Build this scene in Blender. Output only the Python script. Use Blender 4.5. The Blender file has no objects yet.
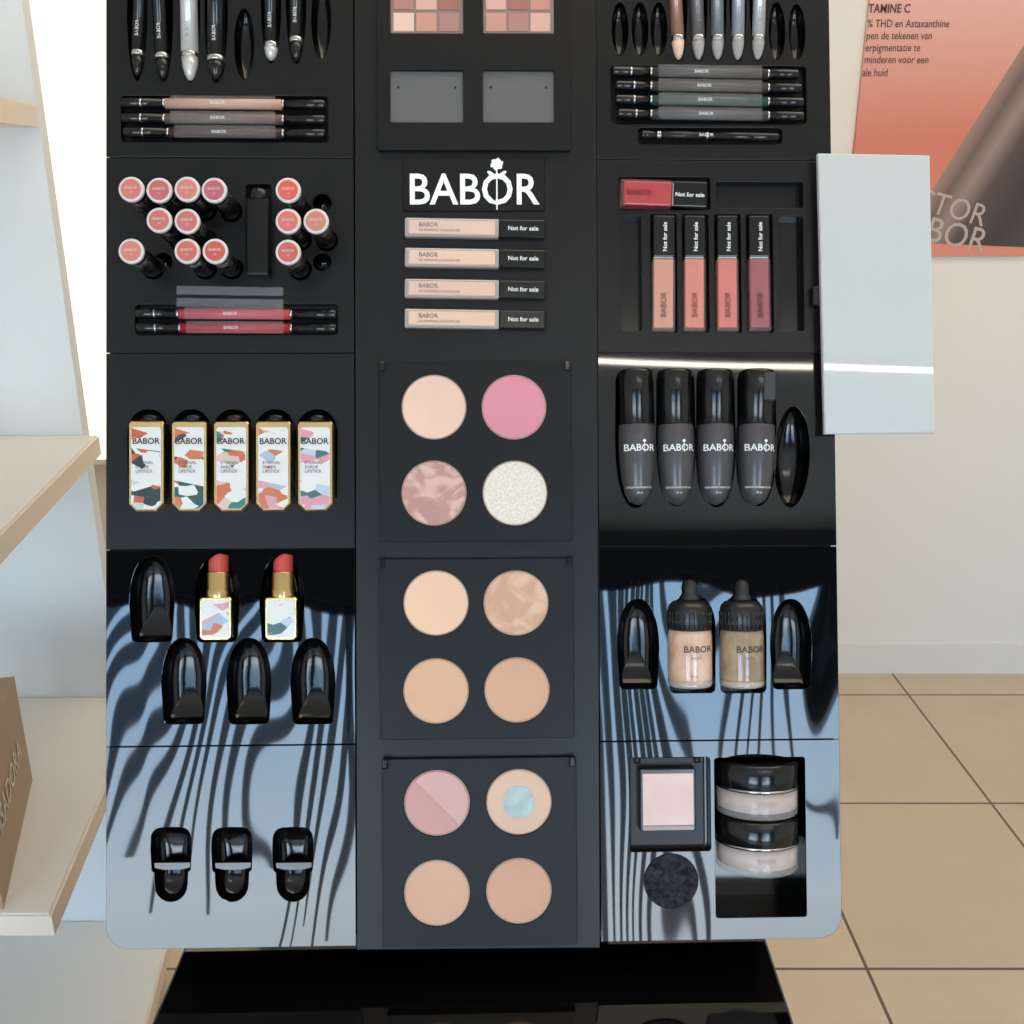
import bpy, bmesh, math, random
from mathutils import Matrix, Vector
random.seed(4)
PITCH=math.radians(18.6); F=1000.0; CAMH=1.5
scene=bpy.context.scene
scene.view_settings.view_transform='Standard'
scene.view_settings.look='None'
scene.view_settings.exposure=0.0
CAM=Vector((0,0,CAMH))
Rc=Matrix.Rotation(math.pi/2-PITCH,4,'X')
cd=bpy.data.cameras.new('camera'); cam=bpy.data.objects.new('camera',cd); scene.collection.objects.link(cam)
cam.matrix_world=Matrix.Translation(CAM)@Rc
cd.lens=36*F/1024; cd.sensor_width=36; cd.clip_start=0.01
scene.camera=cam
AX=(Rc@Vector((0,0,-1,0))).to_3d()
B=Matrix.Translation(CAM+AX*1.0)@Rc@Matrix.Rotation(math.radians(-1.1),4,'X')@Matrix.Rotation(math.radians(1.3),4,'Y')@Matrix.Rotation(math.radians(0.4),4,'Z')
Bi=B.inverted()
def ray(px,py):
    return (Rc@Vector(((px-512)/F,(512-py)/F,-1,0))).to_3d()
def P(px,py,w=0.0):
    """photo point -> board coordinates (mm) on the board plane at height w mm"""
    o=Bi@CAM; d=(Bi.to_3x3()@ray(px,py))
    t=(w*.001-o.z)/d.z
    q=o+d*t
    return Vector((q.x*1000,q.y*1000))
def PY(px,py,Y):
    d=ray(px,py); t=Y/d.y; return (d.x*t, CAMH+d.z*t)
def mirror(px,py):
    o=Bi@CAM; d=Bi.to_3x3()@ray(px,py); t=-o.z/d.z
    q=B@(o+d*t); r=B.to_3x3()@Vector((d.x,d.y,-d.z))
    return q,r
# ---------------------------------------------------------------- materials
def lin(c):
    def f(v):
        v=v/255.0
        return v/12.92 if v<=.04045 else ((v+.055)/1.055)**2.4
    return (f(c[0]),f(c[1]),f(c[2]),1)
MC={}
def M(name,col,rough=.5,metal=0,coat=0,emit=0,alpha=1,bump=None,trans=0,ior=1.5,spec=None,noise=None):
    if name in MC: return MC[name]
    m=bpy.data.materials.new(name); m.use_nodes=True
    nt=m.node_tree; b=nt.nodes['Principled BSDF']
    b.inputs['Base Color'].default_value=lin(col); b.inputs['Roughness'].default_value=rough
    b.inputs['Metallic'].default_value=metal; b.inputs['Coat Weight'].default_value=coat
    b.inputs['Coat Roughness'].default_value=.05
    b.inputs['IOR'].default_value=ior; b.inputs['Alpha'].default_value=alpha
    b.inputs['Transmission Weight'].default_value=trans
    if spec is not None: b.inputs['Specular IOR Level'].default_value=spec
    if emit:
        b.inputs['Emission Color'].default_value=lin(col); b.inputs['Emission Strength'].default_value=emit
    if bump:
        tc=nt.nodes.new('ShaderNodeTexCoord'); n=nt.nodes.new('ShaderNodeTexNoise'); bp=nt.nodes.new('ShaderNodeBump')
        mp=nt.nodes.new('ShaderNodeMapping'); mp.inputs['Scale'].default_value=bump[3] if len(bump)>3 else (1,1,1)
        nt.links.new(tc.outputs['Object'],mp.inputs[0]); nt.links.new(mp.outputs[0],n.inputs['Vector'])
        n.inputs['Scale'].default_value=bump[0]; n.inputs['Detail'].default_value=0 if bump[0]<50 else 3
        bp.inputs['Strength'].default_value=bump[1]; bp.inputs['Distance'].default_value=bump[2]
        nt.links.new(n.outputs['Fac'],bp.inputs['Height']); nt.links.new(bp.outputs[0],b.inputs['Normal'])
    if noise: # (scale, other colour, distortion, lo, hi)
        tc=nt.nodes.new('ShaderNodeTexCoord'); n=nt.nodes.new('ShaderNodeTexNoise'); r=nt.nodes.new('ShaderNodeValToRGB')
        n.inputs['Scale'].default_value=noise[0]; n.inputs['Distortion'].default_value=noise[2]; n.inputs['Detail'].default_value=3
        r.color_ramp.elements[0].position=noise[3]; r.color_ramp.elements[0].color=lin(col)
        r.color_ramp.elements[1].position=noise[4]; r.color_ramp.elements[1].color=lin(noise[1])
        nt.links.new(tc.outputs['Object'],n.inputs['Vector']); nt.links.new(n.outputs['Fac'],r.inputs[0]); nt.links.new(r.outputs[0],b.inputs['Base Color'])
    MC[name]=m; return m
ACR=M('black_acrylic_gloss',(7,8,10),.02,bump=(11.0,.34,.006,(1.0,.42,1)))
ACR2=M('black_acrylic_flat',(14,14,15),.03,bump=(6.0,.06,.004))
SAT=M('black_acrylic_satin',(22,22,23),.3,spec=.3)
MATTE=M('black_matte_sheet',(24,24,25),.36,spec=.3)
PLATE=M('black_plate_satin',(25,25,26),.4,spec=.22)
CAV=M('black_gloss_plastic',(5,5,6),.13)
BLK=M('black_plastic',(14,14,15),.16)
BLKS=M('black_satin_plastic',(18,18,19),.35,spec=.3)
SIL=M('silver_metal',(200,200,205),.18,1)
GOLD=M('gold_metal',(226,192,134),.22,1)
WHT=M('white_print',(240,240,238),.5)
GRYT=M('grey_print',(120,115,112),.5)
CLEAR=M('clear_film',(215,212,210),.08,alpha=.10)
CLEARD=M('clear_plastic',(215,212,210),.1,alpha=.45)
# ---------------------------------------------------------------- builder
class G:
    def __init__(s,name): s.name=name; s.bm=bmesh.new(); s.mats=[]
    def mi(s,m):
        if m not in s.mats: s.mats.append(m)
        return s.mats.index(m)
    def box(s,x0,x1,y0,y1,z0,z1,m,bev=0,seg=2):
        k=.001; t=bmesh.new()
        bmesh.ops.create_cube(t,size=1)
        for v in t.verts:
            v.co=Vector(((x0+x1)/2+v.co.x*(x1-x0),(y0+y1)/2+v.co.y*(y1-y0),(z0+z1)/2+v.co.z*(z1-z0)))*k
        if bev: bmesh.ops.bevel(t,geom=t.edges[:],offset=bev*k,segments=seg,affect='EDGES',profile=.5)
        s.add(t,m)
    def add(s,t,m,smooth=None):
        i=s.mi(m)
        for f in t.faces:
            f.material_index=i
            if smooth is not None: f.smooth=smooth
        me=bpy.data.meshes.new('t'); t.to_mesh(me); t.free(); s.bm.from_mesh(me); bpy.data.meshes.remove(me)
    def prism(s,pts,z0,z1,m,ch=0):
        t=bmesh.new(); k=.001
        c=Vector((sum(p[0] for p in pts)/len(pts),sum(p[1] for p in pts)/len(pts)))
        def ring(z,ins):
            r=[]
            for p in pts:
                d=Vector((p[0],p[1]))-c; L=d.length or 1; q=c+d*max(0,(L-ins)/L)
                r.append(t.verts.new((q.x*k,q.y*k,z*k)))
            return r
        rs=[ring(z0,0),ring(z1-ch,0)]
        if ch: rs.append(ring(z1,ch))
        for a,b in zip(rs,rs[1:]):
            for i in range(len(pts)):
                j=(i+1)%len(pts); t.faces.new((a[i],a[j],b[j],b[i]))
        t.faces.new(rs[-1]); t.faces.new(rs[0][::-1])
        bmesh.ops.recalc_face_normals(t,faces=t.faces[:])
        s.add(t,m)
    def lathe(s,prof,m,axis='y',c=(0,0,0),n=32,sx=1,sz=1,smooth=True):
        """prof: (r, t) along axis; closed at both ends"""
        t=bmesh.new(); k=.001; rs=[]
        for r,h in prof:
            r=max(r,.01); ring=[]
            for i in range(n):
                a=2*math.pi*i/n; x=r*math.cos(a)*sx; z=r*math.sin(a)*sz
                if axis=='y': q=(x,h,z)
                elif axis=='x': q=(h,x,z)
                else: q=(x,z,h)
                ring.append(t.verts.new(((q[0]+c[0])*k,(q[1]+c[1])*k,(q[2]+c[2])*k)))
            rs.append(ring)
        for a,b in zip(rs,rs[1:]):
            for i in range(n):
                j=(i+1)%n; t.faces.new((a[i],a[j],b[j],b[i])).smooth=smooth
        t.faces.new(rs[0][::-1]); t.faces.new(rs[-1])
        bmesh.ops.recalc_face_normals(t,faces=t.faces[:])
        s.add(t,m)
    def text(s,txt,size,x,y,z,m,rot=0,bold=0,align='CENTER',wrap=None,ext=.15,sxx=1):
        cu=bpy.data.curves.new('t','FONT'); cu.body=txt; cu.size=size*.001; cu.align_x=align; cu.align_y='CENTER'
        cu.extrude=ext*.001; cu.offset=bold*.001; cu.resolution_u=3
        o=bpy.data.objects.new('t',cu); scene.collection.objects.link(o)
        dg=bpy.context.evaluated_depsgraph_get()
        me=bpy.data.meshes.new_from_object(o.evaluated_get(dg))
        me.transform(Matrix.Translation((x*.001,y*.001,z*.001))@Matrix.Rotation(math.radians(rot),4,'Z')@Matrix.Diagonal((sxx,1,1,1)))
        if wrap:
            for v in me.vertices:
                r,cx=wrap; v.co.z+= (math.sqrt(max(0,r*r-(v.co.x*1000-cx)**2))-r)*.001
        i=s.mi(m)
        n0=len(s.bm.faces); s.bm.from_mesh(me); s.bm.faces.ensure_lookup_table()
        for f in s.bm.faces[n0:]: f.material_index=i
        bpy.data.objects.remove(o); bpy.data.meshes.remove(me)
    def sheet(s,outer,holes,z0,z1,m,bev=.4):
        cu=bpy.data.curves.new('t','CURVE'); cu.dimensions='2D'; cu.fill_mode='BOTH'
        cu.extrude=((z1-z0)/2-bev)*.001; cu.bevel_depth=bev*.001; cu.bevel_resolution=1; cu.offset=-bev*.001
        for pts in [outer]+holes:
            sp=cu.splines.new('POLY'); sp.points.add(len(pts)-1)
            for q,p in zip(sp.points,pts): q.co=(p[0]*.001,p[1]*.001,0,1)
            sp.use_cyclic_u=True
        o=bpy.data.objects.new('t',cu); scene.collection.objects.link(o)
        dg=bpy.context.evaluated_depsgraph_get(); me=bpy.data.meshes.new_from_object(o.evaluated_get(dg))
        me.transform(Matrix.Translation((0,0,(z0+z1)/2*.001)))
        i=s.mi(m); n0=len(s.bm.faces); s.bm.from_mesh(me); s.bm.faces.ensure_lookup_table()
        for f in s.bm.faces[n0:]: f.material_index=i; f.smooth=False
        bpy.data.objects.remove(o); bpy.data.meshes.remove(me)
    def cavity(s,pts,depth,m,bowl=.75,z0=-.6,flat=False):
        t=bmesh.new(); k=.001
        c=Vector((sum(p[0] for p in pts)/len(pts),sum(p[1] for p in pts)/len(pts)))
        if flat: prof=[(1.0,z0),(1.0,-3),(.99,-depth)]
        else:
            prof=[(1.0,z0),(1.0,-2.6)]
            for i in range(1,9):
                a=math.pi/2*i/8.6; prof.append((math.cos(a)**.7,-3-(depth-3)*math.sin(a)))
        rs=[]
        for sc,z in prof:
            rs.append([t.verts.new(((c.x+(p[0]-c.x)*sc)*k,(c.y+(p[1]-c.y)*sc)*k,z*k)) for p in pts])
        for a,b in zip(rs,rs[1:]):
            for i in range(len(pts)):
                j=(i+1)%len(pts); t.faces.new((a[i],a[j],b[j],b[i])).smooth=not flat
        t.faces.new(rs[-1]).smooth=not flat
        s.add(t,m)
    def done(s,mat=None):
        me=bpy.data.meshes.new(s.name); s.bm.to_mesh(me); s.bm.free()
        for m in s.mats: me.materials.append(m)
        o=bpy.data.objects.new(s.name,me); scene.collection.objects.link(o)
        if mat is not None: o.matrix_world=mat
        return o
def at(uv,ang=0): return B@Matrix.Translation((uv[0]*.001,uv[1]*.001,0))@Matrix.Rotation(math.radians(ang),4,'Z')
# outlines in board mm
def ell(c,rx,ry,n=28,ang=0):
    a0=math.radians(ang); r=[]
    for i in range(n):
        a=2*math.pi*i/n; x=rx*math.cos(a); y=ry*math.sin(a)
        r.append((c[0]+x*math.cos(a0)-y*math.sin(a0),c[1]+x*math.sin(a0)+y*math.cos(a0)))
    return r
def rr(x0,x1,y0,y1,r=3,n=4):
    pts=[]
    for cx,cy,a in ((x1-r,y1-r,0),(x0+r,y1-r,90),(x0+r,y0+r,180),(x1-r,y0+r,270)):
        for i in range(n+1):
            t=math.radians(a+90*i/n); pts.append((cx+r*math.cos(t),cy+r*math.sin(t)))
    return pts
def rrp(px0,py0,px1,py1,r=3):
    a=P(px0,py1); b=P(px1,py0); return rr(a.x,b.x,a.y,b.y,r)
def bullet(px,top,bot,w,arch=.55,down=False,nb=.9,r=5):
    a=P(px,top); b=P(px,bot); cx=(a.x+b.x)/2; y1=a.y; y0=b.y; H=y1-y0; h=w/2; ym=y1-H*arch
    pts=[]
    for i in range(17):
        t=math.pi*i/16; pts.append((cx+h*math.copysign(abs(math.cos(t))**.9,math.cos(t)),ym+(y1-ym)*math.sin(t)**.9))
    hb=h*nb
    for i in range(5):
        t=math.pi+math.pi/2*i/4; pts.append((cx-hb+r+r*math.cos(t),y0+r+r*math.sin(t)))
    for i in range(5):
        t=1.5*math.pi+math.pi/2*i/4; pts.append((cx+hb-r+r*math.cos(t),y0+r+r*math.sin(t)))
    if down: pts=[(x,y0+y1-y) for x,y in pts][::-1]
    return pts
# ================================================================= BOARD
st=G('makeup_display_stand')
XL=((106,106),(353,356)); XR=((596,601),(829,842))
rows=[(-110,156.5),(157.5,352.5),(353.5,549.5),(550.5,746.5),(747.5,950)]
def lerp(a,b,t): return a+(b-a)*t
def cellpts(side,r):
    y0,y1=rows[r]; out=[]
    def xl(y,e): return lerp(e[0],e[1],y/940)
    E=XL if side=='L' else XR
    def yy(x,y):
        return y+(x-106)/730*(-12*(y-350)/600) if y>0 else y
    q=[(xl(y0,E[0]),y0),(xl(y0,E[1]),y0),(xl(y1,E[1]),y1),(xl(y1,E[0]),y1)]
    q=[P(x,yy(x,y)) for x,y in q]
    pts=[]
    for i,c in enumerate(q):
        rad=0
        if r==4 and ((side=='L' and i==3) or (side=='R' and i==2)): rad=26
        if not rad: pts.append((c.x,c.y)); continue
        p=q[i-1]; n=q[(i+1)%4]
        for k in range(7):
            t=k/6; a=c+(p-c).normalized()*rad; b=c+(n-c).normalized()*rad
            v=a*(1-t)**2+c*2*t*(1-t)+b*t*t; pts.append((v.x,v.y))
    return pts[::-1]
H={('L',i):[] for i in range(5)}; H.update({('R',i):[] for i in range(5)})
def slot(side,row,pts,depth=16,flat=False,bowl=.75,m=None):
    H[(side,row)].append(pts); st.cavity(pts,depth,m or CAV,bowl,flat=flat)
# --- left row 0 pens
for x,b,t in ((137,81,-60),(163,83,-60),(190,83,-60),(216,83,-60),(244,80,8),(271,64,-60),(296,64,-60),(321,60,-20)):
    a=P(x,b); c=P(x,t); slot('L',0,ell(((a.x+c.x)/2,(a.y+c.y)/2),10 if x!=216 else 11.5,(c.y-a.y)/2),14)
slot('L',0,rrp(121,96,328,142,4),9,flat=True,m=BLKS)
# --- right row 0
for x,b,t in ((620,56,2),(640,56,2),(659,56,2),(679,61,-60),(699,61,-60),(718,61,-60),(738,62,-60),(758,62,-60),(777,60,2),(797,60,4)):
    a=P(x,b); c=P(x,t); slot('R',0,ell(((a.x+c.x)/2,(a.y+c.y)/2),8.6,(c.y-a.y)/2),14)
slot('R',0,rrp(611,66,806,124,4),9,flat=True,m=BLKS)
slot('R',0,rrp(638,128,782,144,4),9,flat=True,m=BLKS)
# --- left row 1 lipsticks
LIP=[(131,189,(214,120,112)),(159,190,(200,104,100)),(187,189,(216,128,118)),(214,190,(190,100,115)),(159,220,(206,112,106)),(187,221,(203,112,108)),
     (131,251,(216,128,116)),(187,251,(208,108,96)),(215,251,(204,92,76)),(288,190,(224,98,80)),(288,221,(219,114,106)),(316,221,(208,130,112)),(288,252,(206,100,96))]
WL=62
for x,y,c in LIP:
    q=P(x,y,WL); slot('L',1,ell(q,11.2,11.2,20),10)
for x,y in ((322,203),(322,262),(163,262)):
    slot('L',1,ell(P(x,y),9.5,9.5,20),18)
slot('L',1,rrp(246,184,271,277,3),12,flat=True,m=BLKS)
slot('L',1,rrp(135,304,338,335,4),9,flat=True,m=BLKS)
# --- right row 1
slot('R',1,rrp(619,177,710,210,2),9,flat=True,m=BLKS)
slot('R',1,rrp(716,182,803,208,2),12,flat=True,m=BLKS)
slot('R',1,rrp(621,216,641,331,2),12,flat=True)
slot('R',1,rrp(780,216,803,331,2),12,flat=True)
for x in (664,696,728,760): slot('R',1,rrp(x-12.5,214,x+12.5,333,2),9,flat=True,m=BLKS)
# --- left row 2
BX=(146,189,231,273,315)
for x in BX: slot('L',2,bullet(x+2,409,500,41,arch=.3,nb=.95),18)
# --- right row 2
FX=(636,677,717,758)
for x,yb in zip(FX,(508,506,507,506)): slot('R',2,bullet(x-1,372,yb,39.5,arch=.5,down=True,nb=.95,r=8),24,bowl=.85)
slot('R',2,ell(P(792,457),18,51,32,-3),22)
# --- left row 3
for x,t,b in ((152,556,642),(217,556,642),(282,556,642)): slot('L',3,bullet(x,t,b,44),22)
for x in (184,249,313): slot('L',3,bullet(x,638,724,44),22)
# --- right row 3
for x in (638,791): slot('R',3,bullet(x,599,689,42),22)
slot('R',3,bullet(692,594,693,47,arch=.35,nb=.97),30,flat=True)
slot('R',3,bullet(743,594,693,47,arch=.35,nb=.97),30,flat=True)
# --- left row 4
for x in (171,232,293):
    c=P(x,866); o=[]
    for i in range(13):
        t=math.pi*i/12; o.append((c.x+20*math.copysign(abs(math.cos(t))**.5,math.cos(t)),c.y+16+22*math.sin(t)**.5))
    o+= [(c.x-19,c.y-4),(c.x-16.5,c.y-6)]
    for i in range(11):
        t=math.pi+math.pi*i/10; o.append((c.x+16*math.cos(t),c.y-18+17*math.sin(t)))
    o+= [(c.x+16.5,c.y-6),(c.x+19,c.y-4)]
    slot('L',4,o,20)
    st.prism([(c.x-18.4,c.y+2),(c.x+18.4,c.y+2),(c.x+18.0,c.y-3),(c.x+10,c.y-5),(c.x,c.y-6),(c.x-10,c.y-5),(c.x-18.0,c.y-3)],-9,-4,CAV,ch=.8)
# --- right row 4
slot('R',4,rrp(630,757,710,852,3),10,flat=True,m=BLK)
slot('R',4,rrp(716,757,805,918,3),60,flat=True)
c=P(671,881); st.lathe([(0,.6),(24,.6),(26.5,1.4),(27.5,.2)],M('black_sponge',(28,29,31),.8,spec=.2,bump=(500,1,.004),noise=(160,(66,67,70),.4,.35,.7)),axis='z',c=(c.x,c.y,0))
for (s,r),hs in H.items():
    st.sheet(cellpts(s,r),hs,-3,0,ACR if r>=3 else (ACR2 if (s=='R' and r==2) else SAT))
# centre column
cq=[P(354,-110),P(595.5,-110),P(600,948),P(357,950)]
st.sheet([(p.x,p.y) for p in cq][::-1],[],-3.5,-.5,MATTE)
# body behind
a=P(107,948); b=P(840,936); t=P(828,-110)
st.prism(rr(a.x+1,b.x-1,b.y+3,t.y,22),-68,-64,BLK)
st.box(a.x+1,a.x+5,b.y+28,t.y,-66,-3.4,BLK); st.box(b.x-6,b.x-3,b.y+28,t.y,-66,-3.4,BLK)
st.box(a.x+26,b.x-26,b.y+3,b.y+7,-66,-3.6,BLK)
st.box(a.x-0,b.x-14,t.y-4,t.y,-66,-3.4,BLK)
st.done(B)
# ================================================================= items
def fin(g,uv,ang=0): return g.done(at(uv,ang))
# pens
def pen(x,bot,mat,mat2,r=7,name='makeup_pen',tilt=0,top=-70,tip=28):
    g=G(name); q=P(x,bot,2); 
    L=P(x,top,2).y-q.y
    g.lathe([(.8,0),(r*.3,.8),(r*.62,tip*.25),(r*.86,tip*.6),(r,tip)],mat2,c=(0,0,1))
    g.lathe([(r*1.0,tip),(r*1.05,tip+1),(r*1.05,tip+4),(r,tip+5)],SIL,c=(0,0,1))
    g.lathe([(r,tip+5),(r,L-3),(r*.8,L)],mat,c=(0,0,1))
    g.text('BABOR',5,0,tip+26,1+r,WHT if mat is BLK else GRYT,rot=90,ext=.05,wrap=(r,0))
    fin(g,q,tilt)
SILP=M('pearl_pen',(205,203,198),.25,.3); 
pen(137,76,BLK,BLK,6.5,tilt=-2,tip=20); pen(163,79,BLK,BLK,7,tilt=3,tip=20); pen(190,80,SILP,SILP,8.5,tilt=1,tip=22); pen(216,80,BLK,BLK,9,tip=18)
pen(271,60,BLK,SILP,7,tip=12); pen(296,61,BLK,BLK,7,tip=18)
for x,c1 in zip((679,699,718,738,758),((165,120,104),(112,106,108),(130,134,134),(160,165,170),(190,192,195))):
    pen(x,59,M('pen_%d'%x,c1,.25,.4),CLEARD if x>690 else M('peach_tip',(230,195,175),.3),6.5,tip=18,tilt=(x-718)*-.06,name='glitter_eyeliner')
# pencils
def pencil(x0,x1,y,m0,m1,mid,tilt=-.4,film=True,name='makeup_pencil',r=5.2):
    g=G(name); q=P((x0+x1)/2,y,2); L=(x1-x0)/2; a=m0-(x0+x1)/2; b=m1-(x0+x1)/2
    z=1.5
    g.lathe([(r*.8,-L),(r,-L+2),(r,a-8)],BLK,axis='x',c=(0,0,z),n=20)
    g.lathe([(r*1.02,-L+18),(r*1.02,-L+20)],SIL,axis='x',c=(0,0,z),n=20)
    g.lathe([(r*1.01,a-8),(r*1.01,a-6)],SIL,axis='x',c=(0,0,z),n=20)
    g.lathe([(r*.98,a-6),(r*.98,b+6)],mid,axis='x',c=(0,0,z),n=20)
    g.lathe([(r*1.01,b+6),(r*1.01,b+8)],SIL,axis='x',c=(0,0,z),n=20)
    g.lathe([(r,b+8),(r,L-2),(r*.8,L)],BLK,axis='x',c=(0,0,z),n=20)
    g.text('BABOR',4.5,a*.1,-.5,z+r+.1,WHT,ext=.05)
    if film: g.box(a,b,-r-.8,r+.8,z+2.5,z+r+1,CLEAR,.8,1)
    fin(g,q,tilt)
pencil(123,325,104,172,276,M('pencil_beige',(206,160,138),.4)); pencil(123,325,119,172,276,M('pencil_taupe',(104,84,78),.4)); pencil(125,325,133,176,276,M('pencil_dark',(66,44,46),.4))
pencil(137,336,314,186,284,M('pencil_pink',(205,76,84),.35)); pencil(138,336,328,188,284,M('pencil_red',(172,28,42),.35))
for (x0,x1,y,c) in ((611,800,73,(56,50,50)),(614,803,87,(66,58,52)),(614,805,101,(44,74,70)),(616,805,115,(70,70,74))):
    pencil(x0,x1,y,657,762,M('pencil_%d'%y,c,.4),tilt=-.8)
pencil(640,780,136,664,700,M('pencil_blk',(18,18,20),.3),tilt=-1,film=False,r=4.5)
for y in (291,303):
    g=G('clear_label_strip'); g.box(-53,53,-4.5,4.5,.3,2.2,M('label_film',(150,152,158),.08,alpha=.3),.8,1); fin(g,P(230,y,1),-1)
# lipsticks standing out of the board
WR=M('white_rim',(228,222,218),.25,.2)
for i,(x,y,c) in enumerate(LIP):
    g=G('lipstick_tester'); q=P(x,y,WL)
    g.lathe([(8.6,-8),(9.8,-6),(9.8,40)],BLK,axis='z')
    g.lathe([(9.9,40),(10,41),(10,47),(9.9,48)],SIL,axis='z')
    g.lathe([(9.8,48),(10.3,50),(10.3,58)],BLK,axis='z')
    g.lathe([(11.1,57),(11.8,58),(11.8,61.4),(11.1,62)],WR,axis='z')
    g.lathe([(9.3,61.5),(9.3,62.4),(8.5,62.8)],M('lip_%d'%i,c,.35),axis='z')
    g.text('BABOR',3.6,0,1,62.9,WR,ext=.05); g.text('10',3,0,-3.5,62.9,WR,ext=.05)
    fin(g,q)
# black block
g=G('black_tester_case'); q=P(257,232,14)
g.box(-11.5,11.5,-43,34,-8,14,BLKS,2.5,3); g.lathe([(9,34),(9.5,35),(9.5,43),(7,45.5)],BLK,c=(0,0,4)); fin(g,q)
# patterned lipstick boxes
def voro(name,cols):
    m=bpy.data.materials.new(name); m.use_nodes=True; nt=m.node_tree; b=nt.nodes['Principled BSDF']
    tc=nt.nodes.new('ShaderNodeTexCoord'); mp=nt.nodes.new('ShaderNodeMapping'); mp.inputs['Location'].default_value=(random.random()*3,random.random(),0)
    mp.inputs['Rotation'].default_value=(0,0,.7); mp.inputs['Scale'].default_value=(1,1.7,1)
    v=nt.nodes.new('ShaderNodeTexVoronoi'); v.inputs['Scale'].default_value=75
    r=nt.nodes.new('ShaderNodeValToRGB'); r.color_ramp.interpolation='CONSTANT'; s=nt.nodes.new('ShaderNodeSeparateColor')
    n=len(cols)
    while len(r.color_ramp.elements)<n: r.color_ramp.elements.new(.5)
    for i,c in enumerate(cols): r.color_ramp.elements[i].position=i/n; r.color_ramp.elements[i].color=lin(c)
    nt.links.new(tc.outputs['Object'],mp.inputs[0]); nt.links.new(mp.outputs[0],v.inputs['Vector']); nt.links.new(v.outputs['Color'],s.inputs[0]); nt.links.new(s.outputs[0],r.inputs[0]); nt.links.new(r.outputs[0],b.inputs['Base Color'])
    b.inputs['Roughness'].default_value=.4
    return m
W=(228,226,222)
pats=[voro('terrazzo_a',[(35,60,60),W,(200,95,55),(190,205,200),W]),voro('terrazzo_b',[(35,90,85),W,(205,120,80),(60,70,72),W]),
      voro('terrazzo_c',[(205,110,70),W,(60,120,110),(215,190,180),W]),voro('terrazzo_d',[(215,160,170),W,(170,185,205),(205,120,80),W]),
      voro('terrazzo_e',[(220,150,160),W,(70,110,115),(190,200,215),W])]
def lpts(w,h,c,y0=0):
    return [(-w/2+c,-h/2),(w/2-c,-h/2),(w/2,-h/2+c*1.0),(w/2,h/2-2),(w/2-2,h/2),(-w/2+2,h/2),(-w/2,h/2-2),(-w/2,-h/2+c*1.0)]
for x,pt in zip(BX,pats):
    g=G('lipstick_box'); q=P(x,466,20)
    g.prism(lpts(34,88,7),-14,19,GOLD,ch=1.2)
    g.prism([(p[0],p[1]-2) for p in lpts(29,80,5.5)],19,20.0,M('box_white',(228,226,222),.4),ch=.3)
    g.prism([(-14,-37),(-9,-41.5),(9,-41.5),(14,-37),(14,-20),(-14,-14)],19.6,20.25,pt)
    g.prism([(-14,3),(-4,-3),(14,6),(14,14),(-14,18)],19.6,20.25,pt)
    g.prism([(-14,22),(2,32),(-14,37)],19.6,20.25,pt)
    g.text('BABOR',8.2,0,24,20.5,M('dark_print',(60,50,48),.5),bold=.15,ext=.05)
    g.text('ETERNAL\nSHADE\nLIPSTICK',4.2,-10,-1,20.5,M('dark_print',(60,50,48),.5),align='LEFT',ext=.05)
    g.lathe([(7,44),(8,45),(8,50),(5,52)],BLK,c=(0,0,4))
    fin(g,q)
# open lipsticks
for i,x in enumerate((217,282)):
    g=G('open_lipstick'); q=P(x,600,8)
    pt=pats[i+3]
    pts=lpts(31,42,3)
    g.prism([(p[0],p[1]-18) for p in pts],-9,14,GOLD,ch=1)
    g.prism([(p[0]*.86,p[1]*.86-18) for p in pts],14,14.6,M('box_white',(232,230,226),.4),ch=.2)
    g.prism([(-13,-34),(0,-33),(13,-20),(4,-12),(-13,-20)],14.2,14.9,pt); g.prism([(-2,-4),(13,-14),(13,-2)],14.2,14.9,pt)
    g.lathe([(11.5,2),(11.8,3),(11.8,9),(11.2,10),(11.2,27),(10.5,28)],GOLD,c=(0,0,2))
    red=M('lip_red_%d'%i,((190,72,66),(194,66,62))[i],.35)
    t=bmesh.new(); n=24; rs=[]
    for k in range(8):
        ring=[]
        for j in range(n):
            a=2*math.pi*j/n; xx=9.4*math.cos(a); zz=9.4*math.sin(a)
            top=44+xx*.3-abs(xx)**2*.04 ; h=27+(top-27)*min(1,k/5); s=1 if k<6 else (.85 if k==6 else .3)
            if k>5: h=top+(.8 if k==6 else 1.3)
            ring.append(t.verts.new((xx*s*.001,h*.001,(2+zz*s)*.001)))
        rs.append(ring)
    for a_,b_ in zip(rs,rs[1:]):
        for j in range(n): t.faces.new((a_[j],a_[(j+1)%n],b_[(j+1)%n],b_[j])).smooth=True
    t.faces.new(rs[-1]); bmesh.ops.recalc_face_normals(t,faces=t.faces[:]); g.add(t,red)
    fin(g,q)
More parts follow.
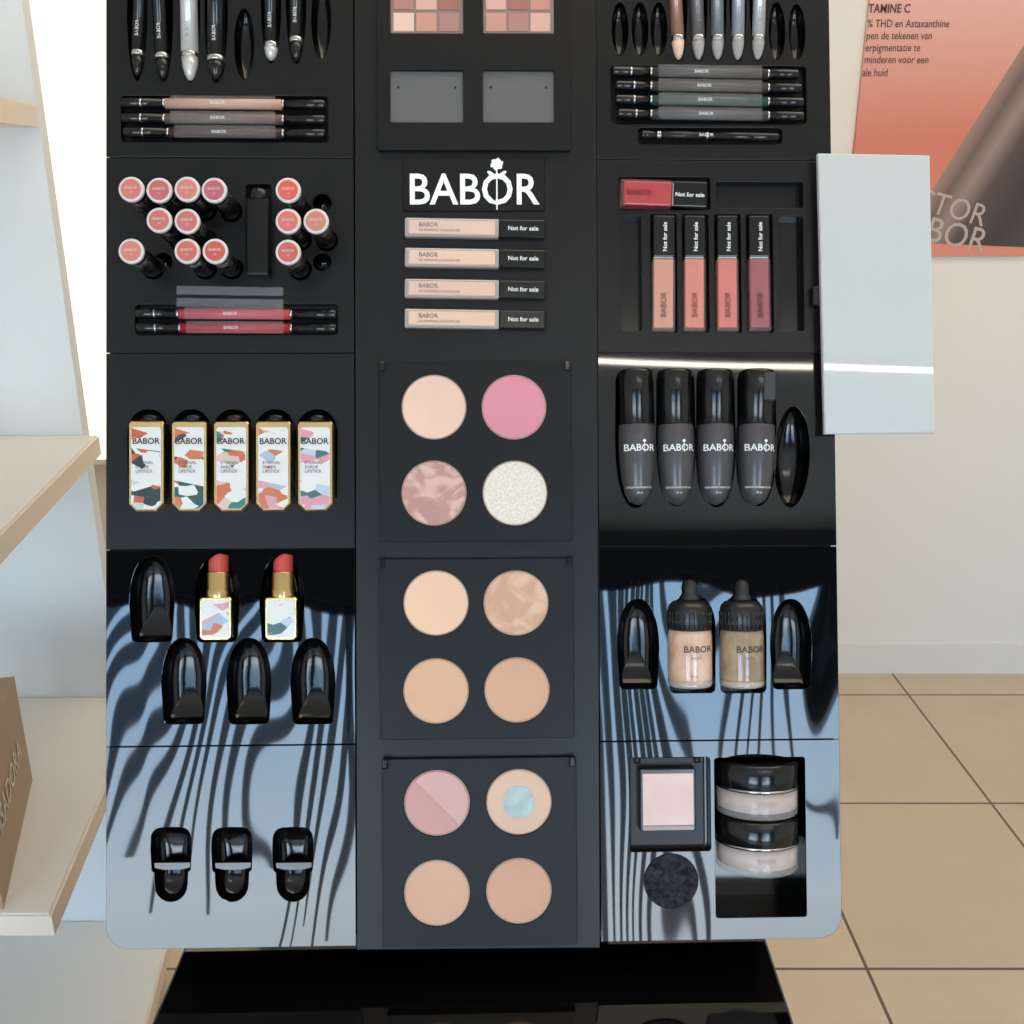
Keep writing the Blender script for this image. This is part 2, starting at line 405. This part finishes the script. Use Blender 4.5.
# eyeshadow palette plate
EY=[(232,194,176),(200,146,130),(174,126,116),(214,168,154),(160,106,96),(194,136,124)]
g=G('eyeshadow_display_plate'); o=P(473,20)
a=P(378,152)-o; b=P(568,-105)-o
def rel(x0,y0,x1,y1,r=1.5):
    p=P(x0,y1,6)-o; q=P(x1,y0,6)-o; return rr(p.x,q.x,p.y,q.y,r)
wins=[rel(390,-40,463,33),rel(483,-40,554,33),rel(390,70,463,122),rel(483,70,554,122)]
g.sheet(rr(a.x,b.x,a.y,b.y,2),wins,.2,6,PLATE,bev=.5)
GREY=M('grey_window',(102,101,101),.45,spec=.3)
for i,w in enumerate(wins):
    x0=min(p[0] for p in w); x1=max(p[0] for p in w); y0=min(p[1] for p in w); y1=max(p[1] for p in w)
    g.box(x0,x1,y0,y1,.3,2,GREY)
    if i<2:
        g.box(x0+.5,x1-.5,y0+.5,y1-.5,2,2.6,M('palette_base',(150,128,120),.4))
        dx=(x1-x0-8)/3
        for r_ in range(3):
            for k in range(3):
                xx=x0+3+k*(dx+1); yy=y0+3+r_*22
                g.box(xx,xx+dx-1,yy,yy+19,2.6,3.6,M('eye_%d'%((k+r_*2+i)%6),EY[(k+r_*2+i)%6],.55),.5,1)
    else:
        for xx in (x0+8,x1-8): g.lathe([(1.2,2),(1.0,3)],BLK,axis='z',c=(xx,y1-16,0),n=10)
fin(g,o)
# logo sign
g=G('brand_sign'); o=P(474,184,2)
g.box(-71,71,-27,27,-.4,1.8,BLKS,.5,1)
SW=M('sign_white',(245,245,245),.5,emit=.1)
g.text('BABOR',44,-1,-7,2.1,SW,bold=.5,ext=.3,sxx=.93)
for k in range(6):
    a_=k*60
    g.prism(ell((23+4*math.cos(math.radians(a_)),20+3.6*math.sin(math.radians(a_))),3.6,1.9,10,a_+60),1.9,2.5,SW)
g.prism(ell((23,20),2.2,2.0,10),1.9,2.6,SW)
g.prism([(22.2,-26),(23.6,-26),(23.6,17),(22.2,17)],1.9,2.6,SW)
g.prism(ell((28.5,10),5,1.9,10,35),1.9,2.6,SW); g.prism(ell((17.5,10),5,1.9,10,-35),1.9,2.6,SW); g.prism(ell((19,-14),4,1.3,10,-50),1.9,2.6,BLKS)
fin(g,o)
# concealers
for y,c in ((228,(230,192,176)),(258,(234,196,172)),(289,(228,190,168)),(319,(231,194,168))):
    g=G('concealer_tube'); q=P(475,y,8)
    g.box(-70,24,-9.5,9.5,-.4,8.5,M('clear_wall',(170,160,154),.12,coat=1),1.5,2)
    g.box(-66,20,-7,7,8,9.0,M('conc_%d'%y,c,.4,coat=.5),.8,1)
    g.box(24.5,70,-9,9,-.4,9,BLK,1.2,2)
    g.text('BABOR',6,-56,2.2,9.2,GRYT,ext=.05,bold=.1,align='LEFT'); g.text('3D FIRMING CONCEALER',3.6,-56,-3.2,9.2,GRYT,ext=.05,align='LEFT')
    g.text('Not for sale',6.2,48,0,9.3,WHT,ext=.05,bold=.08)
    fin(g,q,-1.0)
# lip glosses
def gloss(px,py,ang,col,name,blen,clen,w,tip):
    g=G('lip_gloss'); q=P(px,py,8); L=blen+clen
    y0=-L/2; ym=y0+blen
    cm=M('gloss_'+name,col,.25,coat=1)
    g.box(-w/2,w/2,y0,ym,-7,7.5,M('gloss_wall_'+name,tuple(int(v*.4+145) for v in col),.1,alpha=.15),1.5,2)
    g.box(-w/2+1.6,w/2-1.6,y0+3.5,ym-.5,-5,6.6,cm,1.2,2)
    g.box(-w/2+1.5,w/2-1.5,ym,ym+2,-5,6,SIL,.4,1)
    g.box(-w/2+.8,w/2-.8,ym+1.5,ym+clen,-7,8,BLK,1.2,2)
    g.text('Not for sale',6,1,ym+clen*.5,8.3,WHT,rot=90,ext=.05,bold=.08)
    g.text('BABOR',8,0,y0+blen*.36,7.8,M('gloss_print_'+name,tuple(int(v*.6) for v in col),.5),rot=90,ext=.05,bold=.1)
    fin(g,q,ang)
gloss(664,273,-.8,(208,140,116),'a',73,43,23,0); gloss(695,273,-.6,(218,122,104),'b',73,43,22,0); gloss(728,273,-.2,(212,106,98),'c',73,43,22,0); gloss(760,273,.2,(150,60,70),'d',73,43,22,0)
gloss(664,193,-92,(180,12,22),'e',52,35,27,0)
# foundation tubes
TB=M('foundation_grey',(68,65,68),.35,coat=.3)
for i,(x,yt,yb,ang) in enumerate(((637,370,507,.5),(676,369,506,.5),(716,369,506,-.5),(757,370,505,-1.5))):
    g=G('foundation_tube'); q=P(x,430,6)
    g.lathe([(15,60),(16.5,59),(17,56),(17,6),(16,5)],BLK,c=(0,0,4))
    g.lathe([(17.2,5),(17.8,4),(18.4,-8),(18,-30),(16,-52),(13,-64),(9,-71),(4,-74),(0,-75)],TB,c=(0,0,4))
    g.text('BABOR',9.5,0,-19,22.7,WHT,bold=.12,ext=.05,wrap=(18.5,0)); g.text('SERUM FOUNDATION',2.6,0,-58,19.5,WHT,ext=.05,wrap=(15,0)); g.text('30 ml',2.6,0,-63,17.5,WHT,ext=.05,wrap=(14,0))
    g.prism([(4.4,-23),(5,-23),(5,-13),(4.4,-13)],22,22.8,WHT); g.prism(ell((4.7,-12),1.6,1.4,10),22,22.8,WHT)
    if i==3: g.box(2,14,28,56,14,21.5,M('sticker',(50,50,52),.4),1,1)
    fin(g,q,ang)
# dropper bottles
for i,(x,cb,ct) in enumerate(((691,(214,166,138),(226,194,172)),(743,(172,146,116),(146,120,96)))):
    g=G('dropper_bottle'); q=P(x,640,6); 
    lq=M('serum_%d'%i,cb,.2,coat=1,noise=(45,ct,.6,.35,.65)); gl=M('bottle_glass',(180,168,160),.06,coat=1)
    g.lathe([(18,-47),(21,-46),(22,-44),(22,-40)],gl,c=(0,0,0))
    g.lathe([(22,-40),(22.1,-38),(22.1,4),(21.4,9),(20,11)],lq,c=(0,0,0))
    g.lathe([(20,10),(21,11),(21,29),(20,34),(16,38),(9,39.5)],M('dropper_collar',(30,30,32),.3),c=(0,0,2),n=40)
    for k in range(28):
        a_=math.radians(k*360/28); g.lathe([(.7,12),(.7,28)],BLK,c=(21*math.cos(a_),0,2+21*math.sin(a_)),n=6)
    g.lathe([(9,39),(9,42),(7.5,44),(6.5,46),(7,52),(5.5,58),(1,60)],M('dropper_bulb',(34,34,36),.5),c=(0,0,4))
    g.text('BABOR',9,4,-8,22.4,M('dark_print',(0,0,0)),bold=.12,ext=.05,wrap=(22,0)); g.text('30 ml',3,0,-34,22.4,GRYT,ext=.05,wrap=(22,0))
    g.text('serum',4.5,2,-16,22.4,GRYT,ext=.05,wrap=(22,0))
    fin(g,q)
# jars
for i,y in enumerate((788,844)):
    g=G('loose_powder_jar'); q=P(761,y,6)
    pw=M('loose_powder',(206,182,170),.55,coat=1,noise=(60,(224,204,194),.3,.3,.7))
    gl=M('jar_glass',(215,205,200),.06,alpha=.3)
    zc=-12
    g.lathe([(38,-27),(40,-26),(40.6,-24),(40.6,1),(38,3)],gl,c=(0,0,zc),n=48)
    g.lathe([(37,-21),(39.4,-20),(39.4,-1)],pw,c=(0,0,zc),n=48)
    g.lathe([(40.6,-1),(41.6,0),(41.6,24),(40,26),(37,26.5),(36,25)],BLK,c=(0,0,zc),n=48)
    g.lathe([(41.8,0),(41.9,1),(41.8,2)],SIL,c=(0,0,zc),n=48)
    g.text('BABOR',6,0,-11,29.2,M('pale_print',(180,165,158),.4),bold=.1,ext=.05,wrap=(41,0))
    fin(g,q)
# square compact
g=G('powder_compact'); q=P(669,803,9)
g.box(-38,38,-46,44,-9,-1,BLKS,2,2); g.box(-29,27,-28,34,-1,8.5,BLK,1.5,2)
g.box(-26,24.5,-22,29,8.2,9.4,M('compact_pink',(226,190,182),.5,noise=(30,(234,200,192),.2,.3,.7)),.6,1)
g.box(-26,24.5,-27,-22.5,8.2,8.9,M('compact_edge',(160,135,130),.3),.3,1)
g.lathe([(3,-3),(3,3)],BLK,axis='x',c=(-30,40,0)); g.lathe([(3,-3),(3,3)],BLK,axis='x',c=(30,40,0))
fin(g,q)
# powder plates
def marble(n,c1,c2,sc,dist):
    return M(n,c1,.6,noise=(sc,c2,dist,.42,.58),bump=(200,.3,.001))
PL=[((380,362,571,542),[((434,407),(232,194,174),None),((514,407),(216,138,152),None),((434,493),(190,138,128),'m1'),((515,493),(226,212,196),'m2')]),
    ((380,558,573,740),[((436,603),(234,194,162),None),((516,603),(208,158,128),'m3'),((436,691),(220,172,138),None),((517,690),(212,162,132),None)]),
    ((383,757,576,947),[((437,803),(204,152,144),'split'),((519,802),(222,182,156),'dot'),((437,893),(218,168,140),None),((519,891),(210,158,130),None)])]
for pi,((x0,y0,x1,y1),pans) in enumerate(PL):
    g=G('powder_palette_plate'); o=P((x0+x1)/2,(y0+y1)/2)
    a=P(x0,y1,5)-o; b=P(x1,y0,5)-o
    holes=[]; cs=[]
    for (cx,cy),col,k in pans:
        c=P(cx,cy,5)-o; cs.append(c); holes.append(ell(c,32.6,32.6,48))
    g.sheet(rr(a.x,b.x,a.y,b.y,2),holes,.2,5.5,PLATE,bev=.6)
    for j,(c,((cx,cy),col,k)) in enumerate(zip(cs,pans)):
        nm='powder_%d_%d'%(pi,j)
        if k=='m1': m=marble(nm,(192,142,134),(222,180,168),26,2.2)
        elif k=='m3': m=marble(nm,(208,160,130),(226,186,158),30,1.5)
        elif k=='m2': m=M(nm,(222,208,190),.7,noise=(420,(240,230,218),0,.4,.6))
        else: m=M(nm,col,.65,noise=(14,tuple(min(255,int(v*1.04)) for v in col),.5,.3,.7),bump=(300,.2,.0005))
        rim=M('pan_rim',(196,170,152),.35,.3)
        g.lathe([(32.4,.4),(32.4,4.2),(31.6,4.4),(31.4,3.4)],rim,axis='z',c=(c.x,c.y,0),n=56)
        g.lathe([(31.4,.6),(31.4,3.6),(30.6,4.5)],m,axis='z',c=(c.x,c.y,0),n=56)
        if k=='split':
            g.prism([(c.x+31*math.cos(math.radians(t)),c.y+31*math.sin(math.radians(t))) for t in range(-45,136,10)],4.4,5.0,M('powder_rose',(216,168,162),.6),ch=.6)
        if k=='dot':
            g.lathe([(15.8,4.5),(15.8,5.0)],m,axis='z',c=(c.x,c.y,0))
            g.lathe([(16,5.0),(16,5.2)],M('worn_metal_dot',(164,180,180),.5,noise=(40,(186,200,196),1,.4,.6)),axis='z',c=(c.x,c.y,0))
        if k=='m2': g.box(c.x-.5,c.x+.5,c.y-29,c.y+29,4.4,4.9,m)
        if k=='m1':
            for q_ in range(5):
                R=10+q_*5
                for t in range(100,250,6):
                    t1=math.radians(t); g.box(c.x+6+R*math.cos(t1)-.7,c.x+6+R*math.cos(t1)+.7,c.y-12+R*math.sin(t1)*-.9-.5,c.y-12+R*math.sin(t1)*-.9+.5,4.3,4.8,m) if (6+R*math.cos(t1))**2+(-12-R*.9*math.sin(t1))**2<780 else None
    for sx_ in (a.x+3,b.x-4):
        g.box(sx_-3,sx_+3,b.y-9,b.y+1,.3,9,BLK,1.5,2)
    fin(g,o)
# side panel (clipped on the right edge)
g=G('acrylic_side_panel'); q=P(877,294,16)
pc=[P(825,434,16),P(935,433,16),P(930,155,16),P(818,153,16)]
pts=[(p.x-q.x,p.y-q.y) for p in pc]
g.prism(pts,10,15.2,M('panel_frame_grey',(206,208,208),.35),ch=.5)
ins=[(x*.985,y*.993) for x,y in pts]
g.prism(ins,15.2,15.9,M('white_gloss_panel',(196,201,200),.02,ior=1.6),ch=.2)
g.box(-62,-20,-10,10,-40,10,BLK,1,1)
fin(g,q)
# cabinet under the board
g=G('black_drawer_cabinet')
CG=M('cabinet_gloss',(8,8,9),.05,ior=1.7)
g.box(-342,268,480,1150,30,738,CG,3,2)
g.box(-330,256,470,481,420,725,CG,2,2); g.box(-330,256,470,481,60,410,CG,2,2)
g.box(-120,50,458,470,560,572,SIL,2,2); g.box(-320,246,500,1130,0,32,BLKS)
g.box(-200,130,1090,1140,738,1150,BLKS,3,1)
g.done()
# ================================================================= room
def room(name,x0,x1,y0,y1,z0,z1,m,bev=0):
    g=G(name); g.box(x0*1000,x1*1000,y0*1000,y1*1000,z0*1000,z1*1000,m,bev); return g.done()
YW=2.86
WALL=M('wall_paint',(228,223,214),.7,bump=(140,.15,.002))
CEIL=M('ceiling_paint',(240,240,238),.8)
room('wall_back',-3.2,3.2,YW,YW+.1,0,2.8,WALL)
room('wall_left',-3.3,-3.2,-3.6,YW,0,2.8,WALL)
room('wall_right',3.2,3.3,-3.6,YW,0,2.8,WALL)
room('ceiling',-3.3,3.3,-3.7,YW+.1,2.8,2.9,CEIL)
room('baseboard_back',-3.2,3.2,YW-.012,YW,0,.1,M('baseboard',(224,220,212),.45),0)
fm=bpy.data.materials.new('floor_tile'); fm.use_nodes=True; nt=fm.node_tree; b=nt.nodes['Principled BSDF']
tc=nt.nodes.new('ShaderNodeTexCoord'); mp=nt.nodes.new('ShaderNodeMapping'); br=nt.nodes.new('ShaderNodeTexBrick')
br.offset=0; br.inputs['Scale'].default_value=1; br.inputs['Mortar Size'].default_value=.0035; br.inputs['Mortar Smooth'].default_value=.1
br.inputs['Brick Width'].default_value=.5; br.inputs['Row Height'].default_value=.555
br.inputs['Color1'].default_value=lin((214,194,170)); br.inputs['Color2'].default_value=lin((207,187,163)); br.inputs['Mortar'].default_value=lin((104,86,70))
mp.inputs['Location'].default_value=(-1.208+1.5,-2.155+2.775,0)
nt.links.new(tc.outputs['Object'],mp.inputs[0]); nt.links.new(mp.outputs[0],br.inputs['Vector'])
nz=nt.nodes.new('ShaderNodeTexNoise'); nz.inputs['Scale'].default_value=5; nz.inputs['Detail'].default_value=5
mx=nt.nodes.new('ShaderNodeMixRGB'); mx.blend_type='MULTIPLY'; mx.inputs[0].default_value=.2
nt.links.new(tc.outputs['Object'],nz.inputs['Vector']); nt.links.new(br.outputs['Color'],mx.inputs[1]); nt.links.new(nz.outputs['Fac'],mx.inputs[2]); nt.links.new(mx.outputs[0],b.inputs['Base Color'])
b.inputs['Roughness'].default_value=.35
room('floor',-3.3,3.3,-3.7,YW+.1,-.1,0,fm)
# front wall with shop windows
YF=-3.6
FR=M('window_frame',(60,62,66),.4)
W1=(-2.5,-.52); W2=(.38,2.05); ZB=.2; ZTS=(2.4,2.5)
g=G('wall_front')
for x0,x1,z0,z1 in ((-3.3,W1[0],0,2.8),(W1[1],W2[0],0,2.8),(W2[1],3.3,0,2.8),(W1[0],W1[1],0,ZB),(W1[0],W1[1],ZTS[0],2.8),(W2[0],W2[1],0,ZB),(W2[0],W2[1],ZTS[1],2.8)):
    g.box(x0*1000,x1*1000,YF*1000-100,YF*1000,z0*1000,z1*1000,M('dark_front_wall',(52,50,52),.7))
g.done()
SL=M('blind_slat_blue',(34,52,84),.5,alpha=.72)
for wi,(x0,x1) in enumerate((W1,W2)):
    ZT=ZTS[wi]
    g=G('window_%d'%(wi+1))
    a0,a1=x0*1000,x1*1000; yy=YF*1000-60
    g.box(a0,a0+45,yy-20,yy+20,ZB*1000,ZT*1000,FR); g.box(a1-45,a1,yy-20,yy+20,ZB*1000,ZT*1000,FR)
    g.box(a0+45,a1-45,yy-20,yy+20,ZB*1000,ZB*1000+45,FR); g.box(a0+45,a1-45,yy-20,yy+20,ZT*1000-45,ZT*1000,FR)
    SLT=[]
    if wi==0:
        for k in range(19): SLT.append((a0+70+k*98,210,880+130*math.sin(k*2.1)-(320 if k>13 else 0),62))
    else:
        for k in range(11): SLT.append((a0+50+k*66,-40,260+60*math.sin(k*1.7),58 if k%3 else 42))
        for k in range(7): SLT.append((a0+790+k*112,-60,1150+160*(k%2),44))
    for xb,lean,zb,wd in SLT:
        t=bmesh.new(); pv=None
        for s_ in range(15):
            u=s_/14; z=zb+(ZT*1000-zb)*u; xx=xb+lean*u**1.8
            ww=wd*(.25+.75*min(1,u*1.6)); xx=min(max(xx,a0+50),a1-60-ww)
            vs=[t.verts.new((xx*.001,(yy+30)*.001,z*.001)),t.verts.new(((xx+ww)*.001,(yy+30)*.001,z*.001)),t.verts.new(((xx+ww)*.001,(yy+32)*.001,z*.001)),t.verts.new((xx*.001,(yy+32)*.001,z*.001))]
            if pv:
                for j in range(4): t.faces.new((pv[j],pv[(j+1)%4],vs[(j+1)%4],vs[j]))
            else: t.faces.new(vs)
            pv=vs
        t.faces.new(pv); bmesh.ops.recalc_face_normals(t,faces=t.faces[:]); g.add(t,SL)
    g.done()
    ld=bpy.data.lights.new('portal','AREA'); ld.shape='RECTANGLE'; ld.size=x1-x0; ld.size_y=ZT-ZB; ld.cycles.is_portal=True
    lo=bpy.data.objects.new('window_daylight_portal',ld); scene.collection.objects.link(lo)
    lo.location=((x0+x1)/2,YF-.11,(ZB+ZT)/2); lo.rotation_euler=(math.pi/2,0,0)
# world
w=bpy.data.worlds.new('sky'); scene.world=w; w.use_nodes=True; nt=w.node_tree; bg=nt.nodes['Background']
tc=nt.nodes.new('ShaderNodeTexCoord'); sp=nt.nodes.new('ShaderNodeSeparateXYZ'); r=nt.nodes.new('ShaderNodeValToRGB')
e=r.color_ramp.elements; e[0].position=0; e[0].color=(.38,.42,.45,1); e[1].position=.60; e[1].color=(.42,.68,1,1)
x=e.new(.42); x.color=(.50,.56,.62,1); x=e.new(.5); x.color=(.70,.82,.92,1)
ma=nt.nodes.new('ShaderNodeMath'); ma.operation='MULTIPLY_ADD'; ma.inputs[1].default_value=.5; ma.inputs[2].default_value=.5
nt.links.new(tc.outputs['Generated'],sp.inputs[0]); nt.links.new(sp.outputs[2],ma.inputs[0]); nt.links.new(ma.outputs[0],r.inputs[0]); nt.links.new(r.outputs[0],bg.inputs[0])
bg.inputs[1].default_value=13.5
# ceiling strip lamp, located from its reflection in the board
def ceilhit(px,py):
    q,r_=mirror(px,py); t=(2.77-q.z)/r_.z; return q+r_*t
A=ceilhit(480,356); C=ceilhit(960,372)
g=G('ceiling_strip_lamp'); L=(C-A).length*1000
g.box(0,L,-24,24,0,25,M('lamp_housing',(230,230,230),.4),3,1); g.box(5,L-5,-12,12,-8,.5,M('lamp_tube',(255,246,230),.5,emit=34))
d=(C-A).normalized(); g.done(Matrix.Translation(A)@Matrix.Rotation(math.atan2(d.y,d.x),4,'Z'))
# unseen glowing panel above the display, added as fill light for the room
g=G('added_fill_panel'); g.box(-400,1800,500,2100,2775,2800,M('lamp_housing',(0,0,0)),2,1); g.box(-370,1770,530,2070,2768,2776,M('fill_glow',(255,238,214),.5,emit=2.7)); g.done()
# lit wall panel
g=G('lit_wall_panel'); g.box(-2050,-860,YW*1000-60,YW*1000-2,700,2700,M('panel_frame',(225,220,210),.5),3,1); g.box(-2030,-880,YW*1000-64,YW*1000-59,720,2680,M('panel_light',(255,238,206),.5,emit=1.25)); g.done()
# shelf unit
SH=M('shelf_white',(230,227,220),.45); SE=M('shelf_edge',(234,220,200),.4); SB=M('shelf_back',(228,230,228),.5)
g=G('wall_shelf_unit')
g.box(-1900,-706,1600,1625,0,2300,SB)
for z,xb,xf,yf in ((118,-662,-585,1040),(610,-662,-585,1040),(1095,-680,-597,1040),(1600,-708,-650,1150),(2120,-708,-650,1150)):
    g.prism([(-1880,yf),(xf,yf),(xb,1600),(-1880,1600)],z-32,z-2,SE); g.prism([(-1878,yf+4),(xf-5,yf+4),(xb-4,1598),(-1878,1598)],z-2.5,z,SH)
g.box(-1900,-1880,1040,1600,0,2300,SH)
g.prism([(-1870,1080),(-640,1080),(-700,1600),(-1870,1600)],0,86,SH)
g.done()
g=G('cosmetics_box'); kr=M('kraft_box',(172,146,120),.6)
g.prism([(-860,1120),(-650,1050),(-745,1340),(-900,1300)],610.5,790,kr,ch=1)
o=g.done()
g=G('box_label'); g.text('ISADORA',48,0,0,0,M('label_print',(212,194,172),.5),bold=.4,ext=.3)
d=Vector((-745+650,1340-1050,0)).normalized(); nrm=Vector((d.y,-d.x,0))
mid=Vector((-697,1195,700))*.001+nrm*.0008
mm=Matrix((( d.x,0,nrm.x,mid.x),(d.y,0,nrm.y,mid.y),(0,1,0,mid.z),(0,0,0,1)))
lo=g.done(mm); lo.parent=o
# poster
g=G('wall_poster'); 
xl,zt=PY(868,0,YW); xl2,zb=PY(935,256,YW); xr=xl+1.0; zt=zb+1.35
W_=xr-xl; H_=zt-zb
pm=bpy.data.materials.new('poster_print'); pm.use_nodes=True; nt=pm.node_tree; b=nt.nodes['Principled BSDF']; b.inputs['Roughness'].default_value=.4
tc=nt.nodes.new('ShaderNodeTexCoord'); sp=nt.nodes.new('ShaderNodeSeparateXYZ'); r=nt.nodes.new('ShaderNodeValToRGB'); mr=nt.nodes.new('ShaderNodeMapRange')
nt.links.new(tc.outputs['Object'],sp.inputs[0]); nt.links.new(sp.outputs[1],mr.inputs[0]); mr.inputs[1].default_value=0; mr.inputs[2].default_value=.95
nt.links.new(mr.outputs[0],r.inputs[0]); nt.links.new(r.outputs[0],b.inputs['Base Color'])
e=r.color_ramp.elements; e[0].color=lin((218,138,116)); e[1].color=lin((232,198,188)); x=e.new(.32); x.color=lin((210,122,100)); x=e.new(.65); x.color=lin((224,172,158))
g.box(0,W_*1000,0,H_*1000,0,12,pm,1,1)
tb=bpy.data.materials.new('poster_tube'); tb.use_nodes=True; nt=tb.node_tree; b=nt.nodes['Principled BSDF']; b.inputs['Roughness'].default_value=.4
tc=nt.nodes.new('ShaderNodeTexCoord'); mp=nt.nodes.new('ShaderNodeMapping'); sp=nt.nodes.new('ShaderNodeSeparateXYZ'); r=nt.nodes.new('ShaderNodeValToRGB'); mr=nt.nodes.new('ShaderNodeMapRange')
ANG=math.radians(28)
mp.inputs['Rotation'].default_value=(0,0,ANG)
nt.links.new(tc.outputs['Object'],mp.inputs[0]); nt.links.new(mp.outputs[0],sp.inputs[0]); nt.links.new(sp.outputs[0],mr.inputs[0])
def pxy(px,py):
    X,Z=PY(px,py,YW-.012); return ((X-xl)*1000,(Z-zb)*1000)
p0=pxy(916,215)
u0=(p0[0]*math.cos(ANG)-p0[1]*math.sin(ANG))*.001
mr.inputs[1].default_value=u0; mr.inputs[2].default_value=u0+.42
nt.links.new(mr.outputs[0],r.inputs[0]); nt.links.new(r.outputs[0],b.inputs['Base Color'])
e=r.color_ramp.elements; e[0].color=lin((160,128,116)); e[1].color=lin((110,96,92))
for ps,c in ((.1,(110,88,80)),(.2,(150,130,122)),(.32,(84,68,63)),(.55,(60,49,46)),(.8,(84,72,68))): x=e.new(ps); x.color=lin(c)
q0=p0; dx=math.sin(ANG); dy=math.cos(ANG)
g.prism([(q0[0],q0[1]),(q0[0]+60,q0[1]-75),(W_*1000-2,-0+4),(W_*1000-2,1200),(q0[0]+1100*dx/dy,q0[1]+1100)],12,13,tb)
BT=M('poster_text',(90,54,48),.5); WTx=M('poster_white',(186,166,158),.5)
for s_,px,py,sz,bd in (('ERENDE',905,-5,22,.6),('TAMINE C',868,9,22,.6),('% THD en Astaxanthine',867,24,20,0),('pen de tekenen van',866,36,20,0),('erpigmentatie te',865,48,20,0),('minderen voor een',864,60,20,0),('ale huid',862,73,20,0)):
    a_=pxy(px,py); g.text(s_,sz*1.3,a_[0],a_[1],13.5,BT,bold=bd,align='LEFT',ext=.2,sxx=.83)
a_=pxy(950,208); g.text('CTOR',80,a_[0],a_[1],14,WTx,rot=-14,ext=.2,sxx=.95); a_=pxy(946,234); g.text('ABOR',92,a_[0],a_[1],14,WTx,rot=-12,ext=.2,sxx=.95)
g.done(Matrix(((1,0,0,xl),(0,0,-1,YW-.001),(0,1,0,zb),(0,0,0,1))))
